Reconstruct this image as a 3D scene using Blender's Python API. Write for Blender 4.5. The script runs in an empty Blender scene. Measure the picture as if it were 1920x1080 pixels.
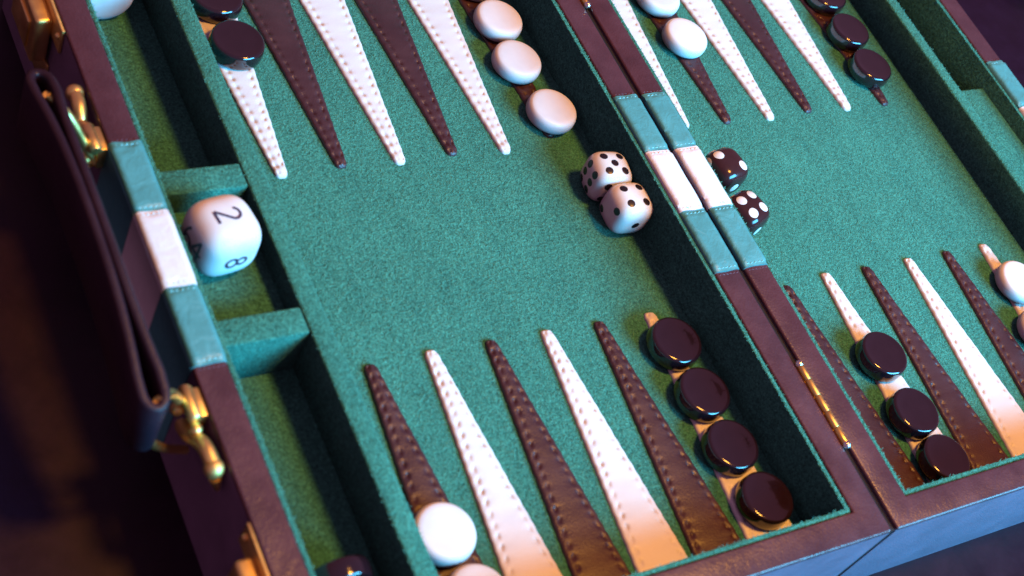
import bpy, bmesh, math, random
from mathutils import Vector, Matrix
random.seed(7)
S = 0.024                      # metres per board pitch (one point is one pitch wide)
sc = bpy.context.scene
col = sc.collection
R = math.radians

# ---------------------------------------------------------------- camera
cam_d = bpy.data.cameras.new('camera')
cam = bpy.data.objects.new('camera', cam_d)
col.objects.link(cam)
sc.camera = cam
fwd = Vector((0.52655636, 0.42694261, -0.73515877))
down = Vector((-0.14296094, -0.80796718, -0.57162156))
right = down.cross(fwd)
m = Matrix((right, -down, -fwd)).transposed().to_4x4()
m.translation = Vector((-8.50244993, -10.49573868, 16.53505333)) * S
cam.matrix_world = m
cam_d.sensor_width = 36
cam_d.lens = 36 * 2754.42 / 1920
cam_d.clip_start = 0.01
cam_d.clip_end = 50
cam_d.dof.use_dof = True
cam_d.dof.focus_distance = 25.5 * S
cam_d.dof.aperture_fstop = 13.0

# ---------------------------------------------------------------- world and lamps
w = bpy.data.worlds.new('World')
sc.world = w
w.use_nodes = True
w.node_tree.nodes['Background'].inputs[0].default_value = (1.0, 0.46, 0.80, 1)
w.node_tree.nodes['Background'].inputs[1].default_value = 0.24

def area(name, loc, target, power, color, sx, sy=None):
    l = bpy.data.lights.new(name, 'AREA')
    l.energy = power
    l.color = color
    if sy:
        l.shape = 'RECTANGLE'; l.size = sx; l.size_y = sy
    else:
        l.shape = 'DISK'; l.size = sx
    o = bpy.data.objects.new(name, l)
    col.objects.link(o)
    o.location = Vector(loc)
    d = Vector(target) - Vector(loc)
    o.rotation_euler = d.to_track_quat('-Z', 'Y').to_euler()
    return o

def polar(az, el, dist, c=(7 * S, 0, 0)):
    a, e = R(az), R(el)
    return (c[0] + dist * math.cos(e) * math.cos(a), c[1] + dist * math.cos(e) * math.sin(a), c[2] + dist * math.sin(e))

area('window_light', polar(-60, 28, 1.3), (7 * S, 0, 0), 68, (0.09, 0.58, 1.0), 1.0, 0.55)
area('ceiling_lamp', (15.5 * S, -6 * S, 40 * S), (7 * S, 0, 0), 10.2, (1.0, 0.42, 0.06), 0.16)

sc.render.engine = 'CYCLES'
sc.cycles.diffuse_bounces = 0
sc.view_settings.view_transform = 'Standard'
sc.view_settings.look = 'None'
sc.view_settings.exposure = 0.0
sc.view_settings.gamma = 1.0

# ---------------------------------------------------------------- materials
def newmat(name):
    mt = bpy.data.materials.new(name)
    mt.use_nodes = True
    nt = mt.node_tree
    b = nt.nodes['Principled BSDF']
    tc = nt.nodes.new('ShaderNodeTexCoord')
    return mt, nt, b, tc

def noise(nt, tc, scale, detail=3, rough=0.6, vec=None):
    n = nt.nodes.new('ShaderNodeTexNoise')
    n.inputs['Scale'].default_value = scale
    n.inputs['Detail'].default_value = detail
    n.inputs['Roughness'].default_value = rough
    nt.links.new(vec or tc.outputs['Object'], n.inputs['Vector'])
    return n

def ramp(nt, src, stops):
    r = nt.nodes.new('ShaderNodeValToRGB')
    el = r.color_ramp.elements
    while len(el) > 1: el.remove(el[-1])
    el[0].position = stops[0][0]; el[0].color = (*stops[0][1], 1)
    for p, c in stops[1:]:
        e = el.new(p); e.color = (*c, 1)
    nt.links.new(src, r.inputs[0])
    return r

def bump(nt, src, strength, dist, prev=None):
    b = nt.nodes.new('ShaderNodeBump')
    b.inputs['Strength'].default_value = strength
    b.inputs['Distance'].default_value = dist
    nt.links.new(src, b.inputs['Height'])
    if prev: nt.links.new(prev.outputs[0], b.inputs['Normal'])
    return b

def mix(nt, a, bcol, fac, blend='MULTIPLY'):
    mx = nt.nodes.new('ShaderNodeMix')
    mx.data_type = 'RGBA'; mx.blend_type = blend
    nt.links.new(a, mx.inputs[6]); nt.links.new(bcol, mx.inputs[7])
    mx.inputs[0].default_value = fac
    return mx

def felt(name, c):
    mt, nt, b, tc = newmat(name)
    n1 = noise(nt, tc, 1500, 3, 0.65)
    n2 = noise(nt, tc, 760, 2, 0.6)
    n3 = noise(nt, tc, 28, 3, 0.6)
    k = lambda f: tuple(min(1, x * f) for x in c)
    r1 = ramp(nt, n1.outputs[0], [(0.30, k(0.58)), (0.5, k(0.97)), (0.70, k(1.58))])
    r2 = ramp(nt, n2.outputs[0], [(0.28, (0.64,) * 3), (0.72, (1.30,) * 3)])
    r3 = ramp(nt, n3.outputs[0], [(0.3, (0.90,) * 3), (0.7, (1.08,) * 3)])
    m1 = mix(nt, r1.outputs[0], r2.outputs[0], 1.0)
    m2 = mix(nt, m1.outputs[2], r3.outputs[0], 1.0)
    mp = nt.nodes.new('ShaderNodeMapping')                # nap brushed along the board, rubbed in play
    mp.inputs['Scale'].default_value = (1.0, 0.3, 1.0)
    mp.inputs['Rotation'].default_value = (0, 0, 0.25)
    nt.links.new(tc.outputs['Object'], mp.inputs['Vector'])
    n4 = noise(nt, tc, 110, 4, 0.65, mp.outputs[0])
    r4 = ramp(nt, n4.outputs[0], [(0.32, (0.86, 0.88, 0.90)), (0.55, (1.0, 1.0, 1.0)), (0.72, (1.14, 1.10, 1.12))])
    m3 = mix(nt, m2.outputs[2], r4.outputs[0], 1.0)
    nt.links.new(m3.outputs[2], b.inputs['Base Color'])
    bp = bump(nt, n1.outputs[0], 0.7, 0.0006)
    bp2 = bump(nt, n2.outputs[0], 0.5, 0.0008, bp)
    nt.links.new(bp2.outputs[0], b.inputs['Normal'])
    b.inputs['Roughness'].default_value = 1.0
    b.inputs['Specular IOR Level'].default_value = 0.1
    b.inputs['Sheen Weight'].default_value = 0.04
    b.inputs['Sheen Roughness'].default_value = 0.5
    b.inputs['Sheen Tint'].default_value = (0.6, 0.9, 0.85, 1)
    return mt

def leather(name, c, rough=0.5, grain=1400, gs=0.25, var=0.18, wr=0.0, spec=0.5):
    mt, nt, b, tc = newmat(name)
    n1 = noise(nt, tc, 60, 4, 0.65)
    v = nt.nodes.new('ShaderNodeTexVoronoi')
    v.inputs['Scale'].default_value = grain
    nt.links.new(tc.outputs['Object'], v.inputs['Vector'])
    n2 = noise(nt, tc, grain * 1.5, 3, 0.6)
    k = lambda f: tuple(min(1, x * f) for x in c)
    r1 = ramp(nt, n1.outputs[0], [(0.3, k(1 - var)), (0.7, k(1 + var))])
    r2 = ramp(nt, n2.outputs[0], [(0.3, (1 - var * 0.8,) * 3), (0.7, (1 + var * 0.5,) * 3)])
    m1 = mix(nt, r1.outputs[0], r2.outputs[0], 1.0)
    nt.links.new(m1.outputs[2], b.inputs['Base Color'])
    bp = bump(nt, v.outputs['Distance'], gs, 0.00025)
    last = bump(nt, n2.outputs[0], gs * 0.6, 0.0002, bp)
    if wr:
        n4 = noise(nt, tc, 150, 2, 0.5)
        n4.inputs['Distortion'].default_value = 1.2
        last = bump(nt, n4.outputs[0], wr, 0.0012, last)
    nt.links.new(last.outputs[0], b.inputs['Normal'])
    rr = ramp(nt, n1.outputs[0], [(0.3, (rough * 0.85,) * 3), (0.7, (min(1, rough * 1.2),) * 3)])
    nt.links.new(rr.outputs[0], b.inputs['Roughness'])
    b.inputs['Specular IOR Level'].default_value = spec
    return mt

def plain(name, c, rough, metal=0.0, var=0.06, coat=0.0, bs=0.0, sss=0.0, nscale=300):
    mt, nt, b, tc = newmat(name)
    n1 = noise(nt, tc, nscale, 3, 0.6)
    k = lambda f: tuple(min(1, x * f) for x in c)
    r1 = ramp(nt, n1.outputs[0], [(0.3, k(1 - var)), (0.7, k(1 + var))])
    oi = nt.nodes.new('ShaderNodeObjectInfo')             # no two pieces quite alike
    ro = ramp(nt, oi.outputs['Random'], [(0.0, (0.90, 0.91, 0.92)), (1.0, (1.0, 1.0, 1.0))])
    mo = mix(nt, r1.outputs[0], ro.outputs[0], 1.0)
    nt.links.new(mo.outputs[2], b.inputs['Base Color'])
    n5 = noise(nt, tc, 55, 5, 0.7)                        # handling smears in the gloss
    rr = ramp(nt, n5.outputs[0], [(0.35, (rough * 0.8,) * 3), (0.65, (min(1, rough * 1.5),) * 3)])
    nt.links.new(rr.outputs[0], b.inputs['Roughness'])
    b.inputs['Metallic'].default_value = metal
    b.inputs['Coat Weight'].default_value = coat
    b.inputs['Coat Roughness'].default_value = 0.03
    if bs:
        bp = bump(nt, n1.outputs[0], bs, 0.0004)
        nt.links.new(bp.outputs[0], b.inputs['Normal'])
    if sss:
        b.inputs['Subsurface Weight'].default_value = sss
        b.inputs['Subsurface Radius'].default_value = (0.004, 0.003, 0.003)
        b.inputs['Subsurface Scale'].default_value = 0.4
    return mt

M = {}
M['felt'] = felt('felt_green', (0.050, 0.222, 0.160))
M['nap'] = plain('felt_nap_fibre', (0.085, 0.31, 0.22), 1.0, var=0.4, nscale=4000)
M['brown'] = leather('brown_leather', (0.082, 0.028, 0.035), 0.32, 1300, 0.28, 0.24, 0.12)
M['strap'] = leather('strap_leather', (0.024, 0.009, 0.016), 0.45, 1300, 0.3, spec=0.3)
M['shell'] = leather('shell_leather', (0.165, 0.108, 0.160), 0.42, 1500, 0.45, 0.16)
M['teal'] = leather('teal_leather', (0.075, 0.30, 0.30), 0.40, 1500, 0.15, 0.10, 0.35)
M['white_band'] = leather('white_leather', (0.80, 0.76, 0.76), 0.42, 1500, 0.12, 0.05, 0.25)
M['point_dark'] = leather('point_brown_leather', (0.054, 0.019, 0.024), 0.40, 1600, 0.3)
M['point_white'] = leather('point_white_leather', (0.76, 0.735, 0.73), 0.45, 1600, 0.12, 0.04)
M['thread_teal'] = plain('thread_teal', (0.25, 0.62, 0.62), 0.6, var=0.2, nscale=3000)
M['thread_white'] = plain('thread_white', (0.85, 0.82, 0.82), 0.6, var=0.1, nscale=3000)
M['thread_brown'] = plain('thread_brown', (0.16, 0.06, 0.08), 0.6, var=0.2, nscale=3000)
M['ivory'] = plain('ivory_plastic', (0.80, 0.77, 0.77), 0.36, var=0.035, sss=0.15, bs=0.03, nscale=140)
M['black'] = plain('dark_plastic', (0.018, 0.006, 0.009), 0.10, var=0.1, coat=0.8, bs=0.02, nscale=180)
M['die_white'] = plain('die_ivory', (0.84, 0.81, 0.78), 0.22, var=0.02, sss=0.15)
M['die_dark'] = plain('die_brown', (0.045, 0.014, 0.015), 0.16, var=0.1)
M['pip_dark'] = plain('pip_dark', (0.015, 0.008, 0.012), 0.3)
M['pip_white'] = plain('pip_white', (0.82, 0.80, 0.78), 0.35)
M['ink'] = plain('ink', (0.06, 0.045, 0.085), 0.4)
M['gold'] = plain('gold', (1.0, 0.68, 0.24), 0.38, metal=1.0, var=0.06, bs=0.1)
M['steel'] = plain('steel', (0.85, 0.82, 0.78), 0.22, metal=1.0)
M['table'] = leather('table_wood', (0.010, 0.0014, 0.010), 0.42, 500, 0.03, 0.25, spec=0.3)
M['orange'] = plain('orange_glaze', (0.85, 0.30, 0.04), 0.3)
M['dark_gap'] = plain('gap_shade_black', (0.012, 0.008, 0.01), 0.9)  # near-black colour standing in for the shade inside the slot

# ---------------------------------------------------------------- helpers (pitch units in, metres out)
ORG = {}
def thing(name, label, cat, loc, group=None):
    o = bpy.data.objects.new(name, None)
    col.objects.link(o)
    o.empty_display_size = 0.01
    o.location = Vector(loc) * S
    ORG[o.name] = Vector(loc)
    tag(o, label, cat, group)
    return o

def tag(o, label=None, cat=None, group=None, kind=None):
    if label: o['label'] = label
    if cat: o['category'] = cat
    if group: o['group'] = group
    if kind: o['kind'] = kind
    return o

def obj(name, geo, mat, parent=None, origin=None, smooth=True, angle=40):
    """geo: (verts, faces) in pitch units, world space; linked as one mesh."""
    verts, faces = geo
    if parent is not None: org = ORG[parent.name]
    else: org = Vector(origin or (0, 0, 0))
    me = bpy.data.meshes.new(name)
    me.from_pydata([((v[0] - org[0]) * S, (v[1] - org[1]) * S, (v[2] - org[2]) * S) for v in verts], [], faces)
    me.validate()
    if smooth:
        me.polygons.foreach_set('use_smooth', [True] * len(me.polygons))
        try: me.set_sharp_from_angle(angle=R(angle))
        except Exception: pass
    me.materials.append(mat if not isinstance(mat, str) else M[mat])
    o = bpy.data.objects.new(name, me)
    col.objects.link(o)
    if parent is not None:
        o.parent = parent
        ORG[o.name] = org
    else:
        o.location = org * S
        ORG[o.name] = org
    return o

def frombm(bm):
    bm.verts.ensure_lookup_table()
    bm.verts.index_update()
    g = ([tuple(v.co) for v in bm.verts], [[v.index for v in f.verts] for f in bm.faces])
    bm.free()
    return g

def join(*gs):
    V, F = [], []
    for v, f in gs:
        k = len(V)
        V += list(v); F += [[i + k for i in q] for q in f]
    return V, F

def box(x0, x1, y0, y1, z0, z1, r=0.0, seg=2):
    bm = bmesh.new()
    bmesh.ops.create_cube(bm, size=1)
    for v in bm.verts:
        v.co = Vector((x0 if v.co.x < 0 else x1, y0 if v.co.y < 0 else y1, z0 if v.co.z < 0 else z1))
    if r: bmesh.ops.bevel(bm, geom=bm.edges[:], offset=r, segments=seg, profile=0.5, affect='EDGES')
    return frombm(bm)

def ring(xo0, xo1, yo0, yo1, xi0, xi1, yi0, yi1, z0, z1, r=0.03, seg=3):
    """rectangular frame with rounded top edges"""
    bm = bmesh.new()
    def loop(x0, x1, y0, y1, z): return [bm.verts.new(p) for p in ((x0, y0, z), (x1, y0, z), (x1, y1, z), (x0, y1, z))]
    ob, ot = loop(xo0, xo1, yo0, yo1, z0), loop(xo0, xo1, yo0, yo1, z1)
    ib, it = loop(xi0, xi1, yi0, yi1, z0), loop(xi0, xi1, yi0, yi1, z1)
    top = []
    for i in range(4):
        j = (i + 1) % 4
        bm.faces.new((ob[i], ob[j], ot[j], ot[i]))
        bm.faces.new((ib[j], ib[i], it[i], it[j]))
        bm.faces.new((ot[i], ot[j], it[j], it[i]))
        bm.faces.new((ob[j], ob[i], ib[i], ib[j]))
    ed = []
    for i in range(4):
        j = (i + 1) % 4
        for L in (ot, it): ed.append(bm.edges.get((L[i], L[j])))
        ed.append(bm.edges.get((ob[i], ot[i])))
    bmesh.ops.bevel(bm, geom=ed, offset=r, segments=seg, profile=0.5, affect='EDGES')
    return frombm(bm)

def lathe(profile, c, n=64, axis='z'):
    """profile list of (r, h) from one pole to the other"""
    V, F = [], []
    rows = []
    for r, h in profile:
        if r < 1e-6:
            rows.append([len(V)]); V.append((0, 0, h))
        else:
            rows.append(list(range(len(V), len(V) + n)))
            V += [(r * math.cos(2 * math.pi * k / n), r * math.sin(2 * math.pi * k / n), h) for k in range(n)]
    for a, b in zip(rows, rows[1:]):
        for k in range(n):
            j = (k + 1) % n
            if len(a) == 1: F.append((a[0], b[k], b[j]))
            elif len(b) == 1: F.append((a[k], b[0], a[j]))
            else: F.append((a[k], b[k], b[j], a[j]))
    if axis == 'y': V = [(x, -z, y) for x, y, z in V]
    if axis == 'x': V = [(z, y, -x) for x, y, z in V]
    return [(x + c[0], y + c[1], z + c[2]) for x, y, z in V], F

def tube(path, rad, n=10, closed=False, smoothn=0):
    pts = [Vector(p) for p in path]
    for _ in range(smoothn):                               # Chaikin corner cutting
        q = []
        rng = range(len(pts) if closed else len(pts) - 1)
        if not closed: q.append(pts[0])
        for i in rng:
            a, b = pts[i], pts[(i + 1) % len(pts)]
            q += [a * 0.75 + b * 0.25, a * 0.25 + b * 0.75]
        if not closed: q.append(pts[-1])
        pts = q
    V, F, rows = [], [], []
    N = len(pts)
    up = Vector((0.13, 0.21, 0.97)).normalized()
    for i, p in enumerate(pts):
        a = pts[i - 1] if (i > 0 or closed) else p
        b = pts[(i + 1) % N] if (i < N - 1 or closed) else p
        t = (b - a).normalized()
        u = t.cross(up)
        if u.length < 1e-3: u = t.cross(Vector((1, 0, 0)))
        u.normalize(); vv = t.cross(u)
        rr = rad[min(i, len(rad) - 1)] if isinstance(rad, (list, tuple)) else rad
        rows.append(list(range(len(V), len(V) + n)))
        V += [tuple(p + u * rr * math.cos(2 * math.pi * k / n) + vv * rr * math.sin(2 * math.pi * k / n)) for k in range(n)]
    prs = list(zip(rows, rows[1:] + rows[:1])) if closed else list(zip(rows, rows[1:]))
    for a, b in prs:
        for k in range(n):
            j = (k + 1) % n
            F.append((a[k], a[j], b[j], b[k]))
    if not closed:
        F.append(rows[0][::-1]); F.append(rows[-1])
    return V, F

def ball(c, r, n=16):
    return lathe([(r * math.sin(math.pi * k / 10), -r * math.cos(math.pi * k / 10)) for k in range(11)], c, n)

# ---------------------------------------------------------------- board dimensions (in pitches)
XO, XI = -2.311, -1.852        # left rail outer / inner edge
D0, D1 = -0.480, -0.160        # left tray divider
B0, BG, B1 = 6.243, 6.789, 7.335
RD0, RD1 = 14.375, 14.656      # right tray divider
R0, R1 = 15.543, 16.020        # right rail
YI, YO = 6.072, 6.517
H, HD, HP = 0.987, 0.755, 0.74
YW, YB = 0.622, 1.827
ZT = -1.19                     # table height
GAP = 0.058
LIN = 0.085                    # felt lining thickness
ZWELL = 0.30                   # floor of the cube well
ZTR = -0.20                    # tray floor
GR = 7.858                     # first point of the right half starts here

# ---------------------------------------------------------------- table
tb = obj('table_top', ([(-60, -60, ZT), (70, -60, ZT), (70, 60, ZT), (-60, 60, ZT)], [(0, 1, 2, 3)]), 'table', smooth=False)
tag(tb, 'dark purple-brown polished table under the case', 'table', kind='structure')

# ---------------------------------------------------------------- the case
case = thing('backgammon_case', 'open brown leather backgammon case lined with green felt, teal and white stripes across its rails', 'board game', (7, 0, ZT))

halves = [(XO, BG - GAP, XI, B0), (BG + GAP, R1, B1, R0)]
for xo0, xo1, xi0, xi1 in halves:
    # shell: base block and four walls up to just below the leather rail
    zs = H - 0.06
    g = [box(xo0 + .004, xo1 - .004, -YO + .004, YO - .004, ZT, ZTR - 0.1),
         ring(xo0, xo1, -YO, YO, xi0 - .001, xi1 + .001, -YI - .001, YI + .001, ZT + 0.002, zs, 0.02, 2)]
    obj('case_shell', join(*g), 'shell', case)
    obj('rail', ring(xo0, xo1, -YO, YO, xi0, xi1, -YI, YI, zs + .0005, H, 0.042, 4), 'brown', case)
    # felt lining standing inside the walls
    obj('felt_lining', ring(xi0 + .002, xi1 - .002, -YI + .002, YI - .002, xi0 + LIN, xi1 - LIN, -YI + LIN, YI - LIN, ZTR - 0.09, H - 0.03, 0.03, 2), 'felt', case)

yl = YI - LIN - .003
# playing fields, tray floors, dividers, partitions
obj('felt_floor', box(D0 + .02, B0 - LIN - .003, -yl, yl, ZTR - 0.08, 0), 'felt', case)
obj('felt_floor', box(B1 + LIN + .003, RD1 - .02, -yl, yl, ZTR - 0.08, 0), 'felt', case)
obj('tray_floor', box(XI + LIN + .003, D0 + .016, -yl, yl, ZTR - 0.08, ZTR), 'felt', case)
obj('tray_floor', box(RD1 - .016, R0 - LIN - .003, -yl, yl, ZTR - 0.08, ZTR), 'felt', case)
obj('tray_divider', box(D0, D1, -yl, yl, ZTR + .003, HD, 0.045, 3), 'felt', case)
obj('tray_divider', box(RD0, RD1, -yl, yl, ZTR + .003, HD, 0.045, 3), 'felt', case)
for y0, y1 in ((-1.471, -1.046), (1.046, 1.471)):
    obj('tray_partition', box(XI + LIN + .004, D0 - .003, y0, y1, ZTR + .004, HP, 0.03, 3), 'felt', case)
obj('well_floor', box(XI + LIN + .005, D0 - .004, -1.043, 1.043, ZTR + .004, ZWELL), 'felt', case)
obj('tray_partition', box(RD1 + .003, R0 - LIN - .004, -1.471, 1.471, ZTR + .004, HP - .1, 0.03, 3), 'felt', case)

# --- leather bands wrapped over the rails, with seams
def wrinkled_slab(x0, x1, y0, y1, zb, zt, seed, n=26, mrows=10):
    """strip across a rail: rounded long edges, puckered next to its seams"""
    rnd = random.Random(seed)
    ph = [rnd.uniform(0, 6.28) for _ in range(8)]
    V, F = [], []
    for i in range(n + 1):
        s = i / n
        y = y0 + (y1 - y0) * s
        e = min(s, 1 - s) * (y1 - y0)
        for j in range(mrows + 1):
            t = j / mrows
            x = x0 + (x1 - x0) * t
            k = min(t, 1 - t) * (x1 - x0)
            z = zt - 0.03 * max(0, 1 - k / 0.05) ** 2
            z -= 0.022 * math.exp(-((e - 0.055) / 0.022) ** 2)                     # seam groove
            z -= 0.02 * max(0, 1 - e / 0.03) ** 2
            pk = math.exp(-max(0, e - 0.06) / 0.12)
            z += 0.006 * pk * math.sin(t * 9 + ph[0] + 2.5 * math.sin(s * 20 + ph[1]))
            z += 0.004 * math.sin(s * (y1 - y0) * 11 + ph[2] + t * 2.0) * math.sin(t * 3 + ph[3])
            V.append((x, y + 0.006 * math.sin(t * 7 + ph[4]), z))
    w_ = mrows + 1
    for i in range(n):
        for j in range(mrows):
            F.append((i * w_ + j, i * w_ + j + 1, (i + 1) * w_ + j + 1, (i + 1) * w_ + j))
    # skirt
    border = [j for j in range(w_)] + [i * w_ + mrows for i in range(1, n + 1)] + [n * w_ + j for j in range(mrows - 1, -1, -1)] + [i * w_ for i in range(n - 1, 0, -1)]
    base = len(V)
    for b in border: V.append((V[b][0], V[b][1], zb))
    N = len(border)
    for q in range(N):
        F.append((border[(q + 1) % N], border[q], base + q, base + (q + 1) % N))
    return V, F

def stitches(x0, x1, y, z, n, ln=0.07, rad=0.009, seed=1):
    rnd = random.Random(seed)
    gs = []
    st = (x1 - x0) / n
    for k in range(n):
        xc = x0 + st * (k + .5)
        a = rnd.uniform(-0.012, 0.012)
        gs.append(tube([(xc - st * .36, y - a, z - .006), (xc, y, z + .004), (xc + st * .36, y + a, z - .006)], [rad * .6, rad, rad * .6], 6))
    return join(*gs)

bands = [(-YB, -YW, 'teal'), (-YW, YW, 'white_band'), (YW, YB, 'teal')]
strips = [(XO - .006, XI + .004, 'left'), (B0 - .004, BG - GAP + .006, 'bar'), (BG + GAP - .006, B1 + .004, 'bar'), (R0 - .004, R1 + .006, 'right')]
sd = 10
for x0, x1, side in strips:
    for y0, y1, mt in bands:
        sd += 1
        zt = H + (0.046 if mt == 'teal' else 0.052)
        b = obj('rail_band', wrinkled_slab(x0, x1, y0 + .004, y1 - .004, H - 0.06, zt, sd), mt, case, angle=60)
        th = 'thread_white' if mt == 'white_band' else 'thread_teal'
        for ys in (y0 + .06, y1 - .06):
            obj('stitching', stitches(x0 + .05, x1 - .05, ys, zt - .014, 5, seed=sd), th, b)
        # the strip carries on down the outside of the case
        if side == 'left':
            obj('side_band', box(XO - .022, XO + .002, y0 + .004, y1 - .004, ZT + .01, H - .03, 0.008, 2), mt, b)
        elif side == 'right':
            obj('side_band', box(R1 - .002, R1 + .022, y0 + .004, y1 - .004, ZT + .01, H - .03, 0.008, 2), mt, b)
    for ys in (-YB - .045, YB + .045):
        obj('stitching', stitches(x0 + .04, x1 - .04, ys, H + .002, 6, rad=0.008, seed=sd + 99), 'thread_brown', case)

# --- the 24 points: padded leather darts with two rows of stitch holes
PITCH = 0.174
def dart(xt, yt, xb, yb):
    r0, wb, th = 0.098, 0.475, 0.050
    L = abs(yb - yt); sg = 1 if yb > yt else -1
    n = int(L / 0.0198)
    off = [0, .006, .018, .036, .058, .076, .092, .105, .118, .132, .150, .175]
    V, F = [], []
    rnd = random.Random(int(xt * 100) + int(yt * 10))
    ph = [rnd.uniform(0, 6.28) for _ in range(4)]
    nc = len(off) * 2 + 3
    for i in range(n + 1):
        s = (i / n) * L
        s_ = 0.012 + s
        wl = r0 + (wb - r0) * s / L
        hw = math.sqrt(max(1e-6, r0 * r0 - (r0 - s_) ** 2)) if s_ < r0 else wl
        hw += 0.0035 * math.sin(s * 31 + ph[0])
        xc = xt + (xb - xt) * s / L
        k = min(1, hw / 0.20)
        left = [-hw + o * k for o in off]
        mid = [left[-1] * .5, 0, -left[-1] * .5]
        xs = left + mid + [-q for q in left[::-1]]
        row = 0.112 * k
        endf = min(1, s / 0.05)
        for x in xs:
            e = hw - abs(x)
            z = th * min(1, (1 - max(0, 1 - e / 0.035) ** 2)) ** .5 if e < 0.035 else th
            z *= (0.25 + .75 * endf)
            z += 0.022 * (1 - (x / hw) ** 2) * endf
            d = e - row
            sgx = 1 if x > 0 else -1
            ph_ = (s - 0.06 + 0.016 * math.sin(s * 3.1 + ph[3] + sgx) + 0.008 * math.sin(s * 9.7 + ph[1] * sgx)) / PITCH
            amp = 0.018 + 0.007 * math.sin(s * 7.3 + ph[2] * sgx)
            fr = (ph_ - round(ph_)) * PITCH
            if s > 0.04 and s < L - 0.04:
                z -= amp * math.exp(-(d / 0.030) ** 2 - ((fr - sgx * 0.012 + d * .5) / 0.040) ** 2)
                z -= 0.004 * math.exp(-(d / 0.03) ** 2)
                z += 0.007 * math.exp(-((d) / 0.05) ** 2) * (0.5 - 0.5 * math.cos(2 * math.pi * fr / PITCH))
            z += 0.0025 * math.sin(s * 5 + ph[1] + x * 8) + 0.0015 * math.sin(s * 17 + ph[2])
            V.append((xc + x, yt + sg * s, max(z, 0.003)))
    for i in range(n):
        for j in range(nc - 1):
            q = (i * nc + j, i * nc + j + 1, (i + 1) * nc + j + 1, (i + 1) * nc + j)
            F.append(q if sg > 0 else q[::-1])
    b = len(V)
    brd = [j for j in range(nc)] + [i * nc + nc - 1 for i in range(1, n + 1)] + [n * nc + j for j in range(nc - 2, -1, -1)] + [i * nc for i in range(n - 1, 0, -1)]
    for q in brd: V.append((V[q][0], V[q][1], -0.01))
    N = len(brd)
    for q in range(N):
        f = (brd[(q + 1) % N], brd[q], b + q, b + (q + 1) % N)
        F.append(f if sg > 0 else f[::-1])
    return V, F

TIPS_UL = [(.46, 1.65), (1.48, 1.71), (2.49, 1.65), (3.47, 1.71), (4.46, 1.63), (5.46, 1.86)]
TIPS_LL = [(.52, -1.73), (1.52, -1.69), (2.53, -1.71), (3.52, -1.72), (4.49, -1.74), (5.47, -1.76)]
TIPS_UR = [(8.33, 1.74), (9.31, 1.74), (10.35, 1.71), (11.36, 1.79), (12.36, 1.74), (13.40, 1.76)]
TIPS_LR = [(8.40, -1.74), (9.38, -1.65), (10.34, -1.67), (11.41, -1.67), (12.41, -1.67), (13.42, -1.67)]
for tips, sgn, g0, first in ((TIPS_UL, 1, 0, 'w'), (TIPS_LL, -1, 0, 'd'), (TIPS_UR, 1, GR, 'w'), (TIPS_LR, -1, GR, 'd')):
    for i, (x, y) in enumerate(tips):
        white = (i % 2 == 0) == (first == 'w')
        xb = g0 + i + .5
        obj('point', dart(x, y, xb, sgn * (yl - .005)), 'point_white' if white else 'point_dark', case, angle=75)

# --- hinges between the halves
def hinge(y0, y1):
    z = H + 0.012
    h = obj('hinge', box(BG - .05, BG + .05, y0, y1, H - .072, H - .03), 'gold', case)
    n = 5
    st = (y1 - y0) / n
    for k in range(n):
        a, b = y0 + k * st + .004, y0 + (k + 1) * st - .004
        obj('knuckle', lathe([(0, a), (.036, a), (.046, a + .012), (.046, b - .012), (.036, b), (0, b)], (BG, 0, z), 18, 'y') if False else
            tube([(BG, a, z), (BG, a + .012, z), (BG, (a + b) / 2, z), (BG, b - .012, z), (BG, b, z)], [.047, .054, .054, .054, .047], 16), 'gold', h, angle=50)
    for y in (y0 - .01, y1 + .01):
        obj('pin_cap', ball((BG, y, z + .004), .066), 'steel', h)
hinge(-5.08, -3.66)
hinge(3.90, 5.30)
obj('gap_shade_fill', box(BG - GAP + .002, BG + GAP - .002, -YO + .02, YO - .02, ZT + .05, H - .075), 'dark_gap', case)  # added black filler: paints the slot between the halves as deep shade

# --- latches on the left side
def latch(ya, yb):
    y0, y1 = min(ya, yb), max(ya, yb)
    L = obj('latch', box(XO - .05, XO - .003, y0, y1, .52, H - .012, .018, 2), 'gold', case)
    s = 1 if yb > ya else -1
    c0, c1 = sorted((ya + s * .36, yb - s * .3))
    obj('latch_body', box(XO - .30, XO - .045, c0, c1, -.05, H - .16, .06, 3), 'gold', L)
    obj('latch_lever', box(XO - .34, XO - .29, c0 + .2, c1 - .2, .1, .62, .022, 2), 'gold', L)
    obj('latch_plate', box(XO - .045, XO - .003, c0 - .05, c1 + .05, -.62, -.08, .018, 2), 'gold', L)
    for yy in (ya + s * .1, yb - s * .1):
        obj('rivet', ball((XO - .055, yy, H - .2), .05, 12), 'gold', L)
latch(-4.02, -5.75)
latch(3.92, 5.65)

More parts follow.
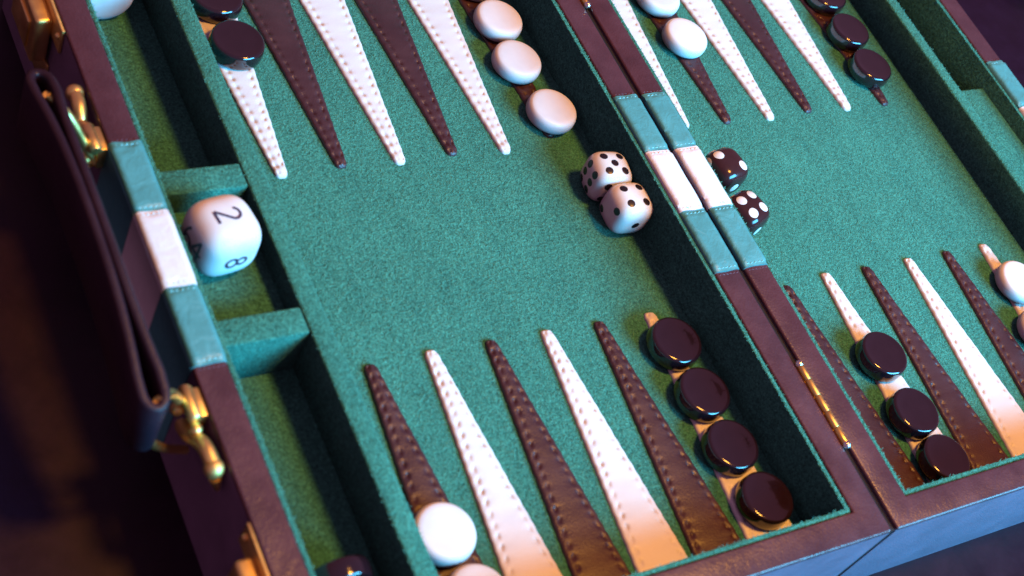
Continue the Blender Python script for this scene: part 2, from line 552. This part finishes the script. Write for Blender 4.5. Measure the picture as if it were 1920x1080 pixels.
# --- carrying handle: folded leather strap standing up beside the rail, on two brass dees
def strap():
    pts = []
    A, Bx = -3.28, -3.00
    def layer(x_end, x_mid, ys):
        return [(x_mid + (x_end - x_mid) * min(1, abs(y) / 2.2) ** 3, y) for y in ys]
    N = 22
    ys = [-2.42 + 4.84 * k / N for k in range(N + 1)]
    pts += layer(A, -3.22, ys)
    cx, rr = (A + Bx) / 2, (Bx - A) / 2
    pts += [(cx - rr * math.cos(a), 2.42 + rr * 1.5 * math.sin(a)) for a in [math.pi * k / 10 for k in range(1, 10)]]
    pts += layer(Bx, -3.10, ys[::-1])
    pts += [(cx + rr * math.cos(a), -2.42 - rr * 1.5 * math.sin(a)) for a in [math.pi * k / 10 for k in range(1, 10)]]
    V, F = [], []
    n = len(pts)
    prof = [(-.062, .03), (-.062, .97), (-.035, 1.0), (.035, 1.0), (.062, .97), (.062, .03), (.035, 0), (-.035, 0)]
    for i, (x, y) in enumerate(pts):
        ax, ay = pts[i - 1]; bx_, by = pts[(i + 1) % n]
        tx, ty = bx_ - ax, by - ay
        l = math.hypot(tx, ty); nx, ny = ty / l, -tx / l
        zt = 1.98 - .34 * (abs(y) / 2.7) ** 2
        zb = 0.95 - .30 * (abs(y) / 2.7) ** 2
        for o_, f in prof:
            V.append((x + nx * o_, y + ny * o_, zb + (zt - zb) * f))
    k = len(prof)
    for i in range(n):
        j = (i + 1) % n
        for q in range(k):
            r = (q + 1) % k
            F.append((i * k + q, i * k + r, j * k + r, j * k + q))
    return V, F
hd = obj('handle', strap(), 'strap', case, angle=50)
def dee(s):
    """s=-1 near end, s=1 far end of the handle"""
    sh = -.13 if s < 0 else -.19
    y = lambda v: s * v + sh
    X0, up = XO - .09, .22
    P = obj('handle_bracket', box(XO - .14, XO - .003, min(y(1.95), y(2.38)), max(y(1.95), y(2.38)), .55, H - .03, .03, 2), 'gold', case)
    obj('bracket_barrel', tube([(X0 - .10, y(1.93), .74 + up), (X0 - .10, y(1.96), .74 + up), (X0 - .10, y(2.38), .72 + up), (X0 - .10, y(2.41), .72 + up)], [.07, .095, .095, .07], 14), 'gold', P, angle=50)
    obj('bracket_knob', ball((X0 - .10, y(2.48), .62 + up), .09), 'gold', P)
    obj('ring_arm', tube([(X0 - .06, y(2.02), .42 + up), (X0 - .24, y(2.10), .80 + up), (X0 - .46, y(2.22), 1.22 + up), (XO - .80, y(2.42), 1.62)], [.075, .07, .066, .066], 10, smoothn=2), 'gold', P)
    obj('ring_knob', ball((X0 - .16, y(2.05), .44 + up), .095), 'gold', P)
    obj('ring_arm', tube([(X0 - .06, y(2.14), .14 + up), (X0 - .12, y(2.42), .38 + up), (X0 - .09, y(2.72), .70 + up), (X0 - .06, y(3.02), .66 + up)], .10, 10, smoothn=2), 'gold', P)
    obj('ring_knob', ball((X0 - .06, y(3.06), .64 + up), .13), 'gold', P)
    obj('bracket_foot', tube([(X0 - .04, y(3.12), .52 + up), (X0 + .02, y(3.18), .30 + up)], [.085, .035], 10), 'gold', P)
    obj('ring_bar', tube([(XO - .80, y(2.42), 1.62), (XO - .83, y(2.47), 1.30), (XO - .80, y(2.45), .78), (XO - .50, y(2.40), .35), (XO - .12, y(2.36), .10)], .06, 10, smoothn=2), 'gold', P)
dee(-1); dee(1)

# --- felt nap: short fibres on the felt tops
def nap():
    V, F = [], []
    rnd = random.Random(3)
    def fibre(x, y, z, ln, up, nx=0, ny=0):
        a = rnd.uniform(0, 6.283)
        dx, dy, dz = math.cos(a) * ln + nx * ln, math.sin(a) * ln + ny * ln, up
        wx, wy = -math.sin(a) * .006, math.cos(a) * .006
        k = len(V)
        V.extend([(x - wx, y - wy, z), (x + wx, y + wy, z), (x + dx * .6 + wx * .6, y + dy * .6 + wy * .6, z + dz * .8), (x + dx, y + dy, z + dz)])
        F.append((k, k + 1, k + 2)); F.append((k, k + 2, k + 3))
    # edges of the lining and of the dividers
    for xa, xb_, z, y_lo, y_hi, dens in ((XI, XI + LIN, H - .03, -5.2, 6, 130), (B0 - LIN, B0, H - .03, -6, 6, 150), (B1, B1 + LIN, H - .03, -6, 6, 130), (R0 - LIN, R0, H - .03, 0, 6, 130),
                                         (D0, D1, HD, -6, 6, 170), (RD0, RD1, HD, -1.5, 6, 170)):
        for _ in range(int((y_hi - y_lo) * dens)):
            x = rnd.uniform(xa, xb_)
            fibre(x, rnd.uniform(y_lo, y_hi), z - .012, rnd.uniform(.015, .05), rnd.uniform(.004, .028))
    for xa, xb_ in ((D1, B0), (B1, R0)):
        for _ in range(int((xb_ - xa) * 130)):
            fibre(rnd.uniform(xa, xb_), rnd.uniform(-YI, -YI + LIN), H - .042, rnd.uniform(.015, .05), rnd.uniform(.004, .028))
    # playing fields
    for xa, xb_, n in ((D1, B0 - LIN, 22000), (B1 + LIN, RD0, 20000)):
        for _ in range(n):
            fibre(rnd.uniform(xa, xb_), rnd.uniform(-5.9, 5.9), -.002, rnd.uniform(.02, .085), rnd.uniform(.003, .020))
    return V, F
np_ = obj('felt_nap', nap(), 'nap', case, smooth=False)
np_['kind'] = 'stuff'

# ---------------------------------------------------------------- checkers
RC, TC = 0.445, 0.285
def prof_white():
    p = [(0, TC), (.20, TC - .001), (.31, TC - .004)]
    for k in range(1, 13):
        a = math.pi / 2 * (1 - k / 6)
        p.append((.335 + (RC - .335) * abs(math.cos(a)) ** .75, TC / 2 + (TC / 2 - .004) * math.copysign(abs(math.sin(a)) ** .85, math.sin(a))))
    p += [(.2, 0.0), (0, 0.0)]
    return p
def prof_black():
    p = [(0, TC - .010), (.25, TC - .009), (.36, TC - .004), (.378, TC)]
    for k in range(1, 8):
        a = math.pi / 2 * (1 - k / 7)
        p.append((.378 + .052 * math.cos(a), TC - .055 + .055 * math.sin(a)))
    p += [(.440, TC * .6), (RC, TC * .42), (.440, TC * .22)]
    for k in range(1, 6):
        a = -math.pi / 2 * k / 5
        p.append((.385 + .050 * math.cos(a), .05 + .05 * math.sin(a)))
    p += [(.2, 0), (0, 0)]
    return p
PW, PB = prof_white(), prof_black()
ZP = 0.064                      # checkers lie on the padded points
mesh_cache = {}
def checker(white, x, y, label, group, z=ZP, axis='z', tilt=(0, 0), rot=0):
    key = (white, axis)
    nm = 'white_checker' if white else 'black_checker'
    if key not in mesh_cache:
        g = lathe(PW if white else PB, (0, 0, 0), 72, axis)
        o = obj(nm, g, 'ivory' if white else 'black', None, (0, 0, 0), angle=50)
        mesh_cache[key] = o.data
    else:
        o = bpy.data.objects.new(nm, mesh_cache[key]); col.objects.link(o)
    o.location = Vector((x, y, z)) * S
    o.rotation_euler = (R(tilt[0]), R(tilt[1]), rot)
    tag(o, label, 'checker', group)
    return o

gw, gb = 'white checkers', 'black checkers'
checker(True, 5.50, 4.36, 'white checker beside the felt wall of the bar, farthest of three in a column', gw)
checker(True, 5.42, 3.40, 'white checker beside the felt wall of the bar, middle of three in a column', gw)
checker(True, 5.57, 2.26, 'white checker beside the felt wall of the bar, nearest to the white dice', gw)
checker(True, 5.50, 5.34, 'white checker cut by the top edge, behind the column of three', gw)
checker(True, 9.26, 4.72, 'white checker cut by the top edge, behind another right of the bar', gw)
checker(True, 9.31, 3.68, 'white checker lying on the brown point right of the bar, tip showing in front', gw)
checker(True, 0.42, -4.52, 'white checker tucked against the felt divider at the near left', gw)
checker(True, 0.50, -5.46, 'pinkish white checker cut by the bottom edge, touching another at the near left', gw)
checker(True, 13.42, -2.70, 'white checker at the right edge on a white point with its tip showing', gw)
checker(True, 13.17, -3.72, 'white checker mostly cut off by the right edge, below another', gw)
checker(False, .55, 4.17, 'black checker resting on the white point at far left, in front of another', gb)
checker(False, .53, 5.16, 'black checker cut by the top edge at far left, behind another', gb)
checker(False, 13.38, 2.57, 'black checker under the far right divider, nearest of three in a column', gb)
checker(False, 13.45, 3.53, 'black checker under the far right divider, middle of three in a column', gb)
checker(False, 13.50, 4.52, 'black checker under the far right divider, cut by the top edge', gb)
checker(False, 5.47, -2.49, 'black checker left of the bar, first below the orange-lit point tip', gb)
checker(False, 5.47, -3.43, 'black checker left of the bar, second of four from the dice', gb)
checker(False, 5.45, -4.37, 'black checker left of the bar, third of four from the dice', gb)
checker(False, 5.54, -5.30, 'black checker left of the bar, last of four in the near corner', gb)
checker(False, 9.29, -3.50, 'black checker right of the brass hinge, topmost of three on a white point', gb)
checker(False, 9.21, -4.60, 'black checker right of the brass hinge, middle of three on a white point', gb)
checker(False, 9.24, -5.50, 'black checker right of the hinge, half hidden behind the near felt rim', gb)
checker(True, -1.22, 5.45, 'white checker stored on edge in the left tray at the top', gw, z=ZTR + RC, axis='y')
checker(False, -1.22, -4.62, 'black checker stored on edge in the left tray at the bottom', gb, z=ZTR + RC, axis='y')

# ---------------------------------------------------------------- dice
def superq(a, n, res=14):
    """rounded cube: cube sphere pushed onto a superquadric"""
    V, F, idx = [], [], {}
    def vert(p):
        l = (abs(p[0]) ** n + abs(p[1]) ** n + abs(p[2]) ** n) ** (1 / n)
        q = tuple(round(c * a / l, 6) for c in p)
        if q not in idx: idx[q] = len(V); V.append(q)
        return idx[q]
    for ax in range(3):
        for sg in (-1, 1):
            for i in range(res):
                for j in range(res):
                    q = []
                    for di, dj in ((0, 0), (1, 0), (1, 1), (0, 1)):
                        u = math.tan((2 * (i + di) / res - 1) * math.pi / 4); v = math.tan((2 * (j + dj) / res - 1) * math.pi / 4)
                        p = [0, 0, 0]; p[ax] = sg; p[(ax + 1) % 3] = u; p[(ax + 2) % 3] = v
                        q.append(vert(p))
                    F.append(tuple(q) if sg > 0 else tuple(q[::-1]))
    return V, F

def on_face(a, n, face, u, v, lift):
    """point of the superquadric over (u, v) of a face; face = (right, up, normal)"""
    h = max(1e-6, a ** n - abs(u) ** n - abs(v) ** n) ** (1 / n) + lift
    r_, u_, n_ = face
    return tuple(r_[k] * u + u_[k] * v + n_[k] * h for k in range(3))

def disc_on(a, n, face, cu, cv, r, lift=0.003, rings=4, seg=20):
    V = [on_face(a, n, face, cu, cv, lift)]; F = []
    for i in range(1, rings + 1):
        for k in range(seg):
            t = 2 * math.pi * k / seg
            V.append(on_face(a, n, face, cu + r * i / rings * math.cos(t), cv + r * i / rings * math.sin(t), lift if i < rings else 0.0))
    for k in range(seg): F.append((0, 1 + k, 1 + (k + 1) % seg))
    for i in range(rings - 1):
        for k in range(seg):
            j = (k + 1) % seg; b = 1 + i * seg
            F.append((b + k, b + seg + k, b + seg + j, b + j))
    return V, F

X, Y, Z = (1, 0, 0), (0, 1, 0), (0, 0, 1)
neg = lambda p: tuple(-q for q in p)
FACES = {'top': (X, Y, Z), 'front': (X, Z, neg(Y)), 'left': (neg(Y), Z, neg(X)), 'back': (neg(X), Z, Y), 'right': (Y, Z, X), 'bottom': (X, neg(Y), neg(Z))}
PIPS = {1: [(0, 0)], 2: [(-1, 1), (1, -1)], '2b': [(-1, -1), (1, 1)], 3: [(-1, 1), (0, 0), (1, -1)], '3b': [(-1, -1), (0, 0), (1, 1)], 4: [(-1, -1), (-1, 1), (1, -1), (1, 1)],
        5: [(-1, -1), (-1, 1), (1, -1), (1, 1), (0, 0)], 6: [(-.8, -1.2), (-.8, 0), (-.8, 1.2), (.8, -1.2), (.8, 0), (.8, 1.2)]}
DA, DN = 0.358, 3.4
def die(x, y, rz, faces, white, label, z0=0.0, pr=0.068, ps=0.150):
    nm = 'white_die' if white else 'dark_die'
    t = thing(nm, label, 'die', (x, y, z0), 'white dice' if white else 'dark dice')
    c = (x, y, z0 + DA)
    def put(g): return [(p[0] + c[0], p[1] + c[1], p[2] + c[2]) for p in g[0]], g[1]
    obj('die_body', put(superq(DA, DN)), 'die_white' if white else 'die_dark', t, angle=80)
    for f, k in faces.items():
        for u, v in PIPS[k]:
            obj('pip', put(disc_on(DA, DN, FACES[f], u * ps, v * ps, pr)), 'pip_dark' if white else 'pip_white', t, angle=80)
    t.rotation_euler = (0, 0, R(rz))
    return t
die(5.80, .69, -8, {'top': 5, 'left': 6, 'front': 4, 'back': 3, 'right': 1, 'bottom': 2}, True, 'white die showing five black pips on top, leaning by the felt wall behind another')
die(5.85, .02, -2, {'top': 4, 'left': '2b', 'front': 1, 'back': 6, 'right': 5, 'bottom': 3}, True, 'white die showing four black pips on top, nearer of the two white dice')
die(8.17, .47, 9, {'top': 2, 'front': 1, 'left': 3, 'right': 4, 'back': 6, 'bottom': 5}, False, 'dark brown die showing two white pips on top behind the white rail stripe', pr=.092, ps=.165)
die(8.06, -.47, 18, {'top': 4, 'front': 1, 'left': 2, 'right': 5, 'back': 6, 'bottom': 3}, False, 'dark brown die showing four white pips on top behind the bar rail', pr=.092, ps=.145)

# ---------------------------------------------------------------- doubling cube
CA, CN = 0.470, 3.2
def ribbon(a, n, face, path, wd, lift=0.004):
    """pen stroke of even width laid on the cube"""
    pts = [Vector((p[0], p[1])) for p in path]
    V, F = [], []
    for i, p in enumerate(pts):
        A = pts[max(0, i - 1)]; B = pts[min(len(pts) - 1, i + 1)]
        t = (B - A)
        t = t.normalized() if t.length > 0 else Vector((1, 0))
        nn = Vector((-t.y, t.x)) * wd / 2
        for s in (-1, 0, 1):
            q = p + nn * s
            V.append(on_face(a, n, face, q.x, q.y, lift))
    for i in range(len(pts) - 1):
        for s in (0, 1): F.append((i * 3 + s, i * 3 + s + 1, i * 3 + 4 + s, i * 3 + 3 + s))
    return V, F
def arc(cx, cy, rx, ry, a0, a1, n=18): return [(cx + rx * math.cos(R(a0 + (a1 - a0) * k / n)), cy + ry * math.sin(R(a0 + (a1 - a0) * k / n))) for k in range(n + 1)]
def line(p, q, n=8): return [(p[0] + (q[0] - p[0]) * k / n, p[1] + (q[1] - p[1]) * k / n) for k in range(n + 1)]
DIG = {
    '2': [arc(0, .22, .22, .22, 165, -35, 18) + line((.17, .09), (-.24, -.42), 8), line((-.25, -.43), (.26, -.43))],
    '8': [arc(0, .20, .19, .20, -90, 270, 28), arc(0, -.22, .235, .22, 90, 450, 28)],
    '6': [arc(0, -.20, .22, .23, 0, 360, 28), arc(.16, -.10, .38, .60, 185, 112, 12)],
    '4': [line((.12, -.44), (.12, .44), 12), line((.12, .44), (-.26, -.18), 10), line((-.26, -.18), (.28, -.18), 8)],
    '1': [line((0, -.44), (0, .44), 10)], '3': [arc(0, .21, .2, .21, 150, -90, 16), arc(0, -.21, .23, .22, 90, -150, 16)],
}
cx, cy, cz = -1.19, 0.235, ZWELL + 0.02
cube = thing('doubling_cube', 'large rounded white doubling cube numbered 2, 8 and 64 in the left tray', 'cube', (cx, cy, cz))
cc = (cx, cy, cz + CA)
putc = lambda g: ([(p[0] + cc[0], p[1] + cc[1], p[2] + cc[2]) for p in g[0]], g[1])
obj('cube_body', putc(superq(CA, CN, 20)), 'ivory', cube, angle=80)
def number(txt, face, size, off=(0, 0), wd=0.042, gap=.62):
    g = []
    for k, ch in enumerate(txt):
        ox = off[0] + (k - (len(txt) - 1) / 2) * gap * size
        for st in DIG[ch]:
            g.append(ribbon(CA, CN, face, [(ox + p[0] * size, off[1] + p[1] * size) for p in st], wd))
    obj('number', putc(join(*g)), 'ink', cube, angle=80)
number('2', (neg(Y), X, Z), .40)
number('8', (neg(Z), X, neg(Y)), .36)
number('64', (neg(Y), Z, neg(X)), .38, (.03, .07))
cube.rotation_euler = (0, 0, R(9))

# ---------------------------------------------------------------- an orange dish on the table at the far right corner
tag(obj('orange_dish', lathe([(0, .0), (.8, .0), (1.0, .1), (1.12, .3), (1.08, .32), (.95, .15), (0, .08)], (22.6, 6.2, ZT + .002), 40), 'orange', None, (22.6, 6.2, ZT)),
    'small orange dish just showing in the top right corner', 'dish')
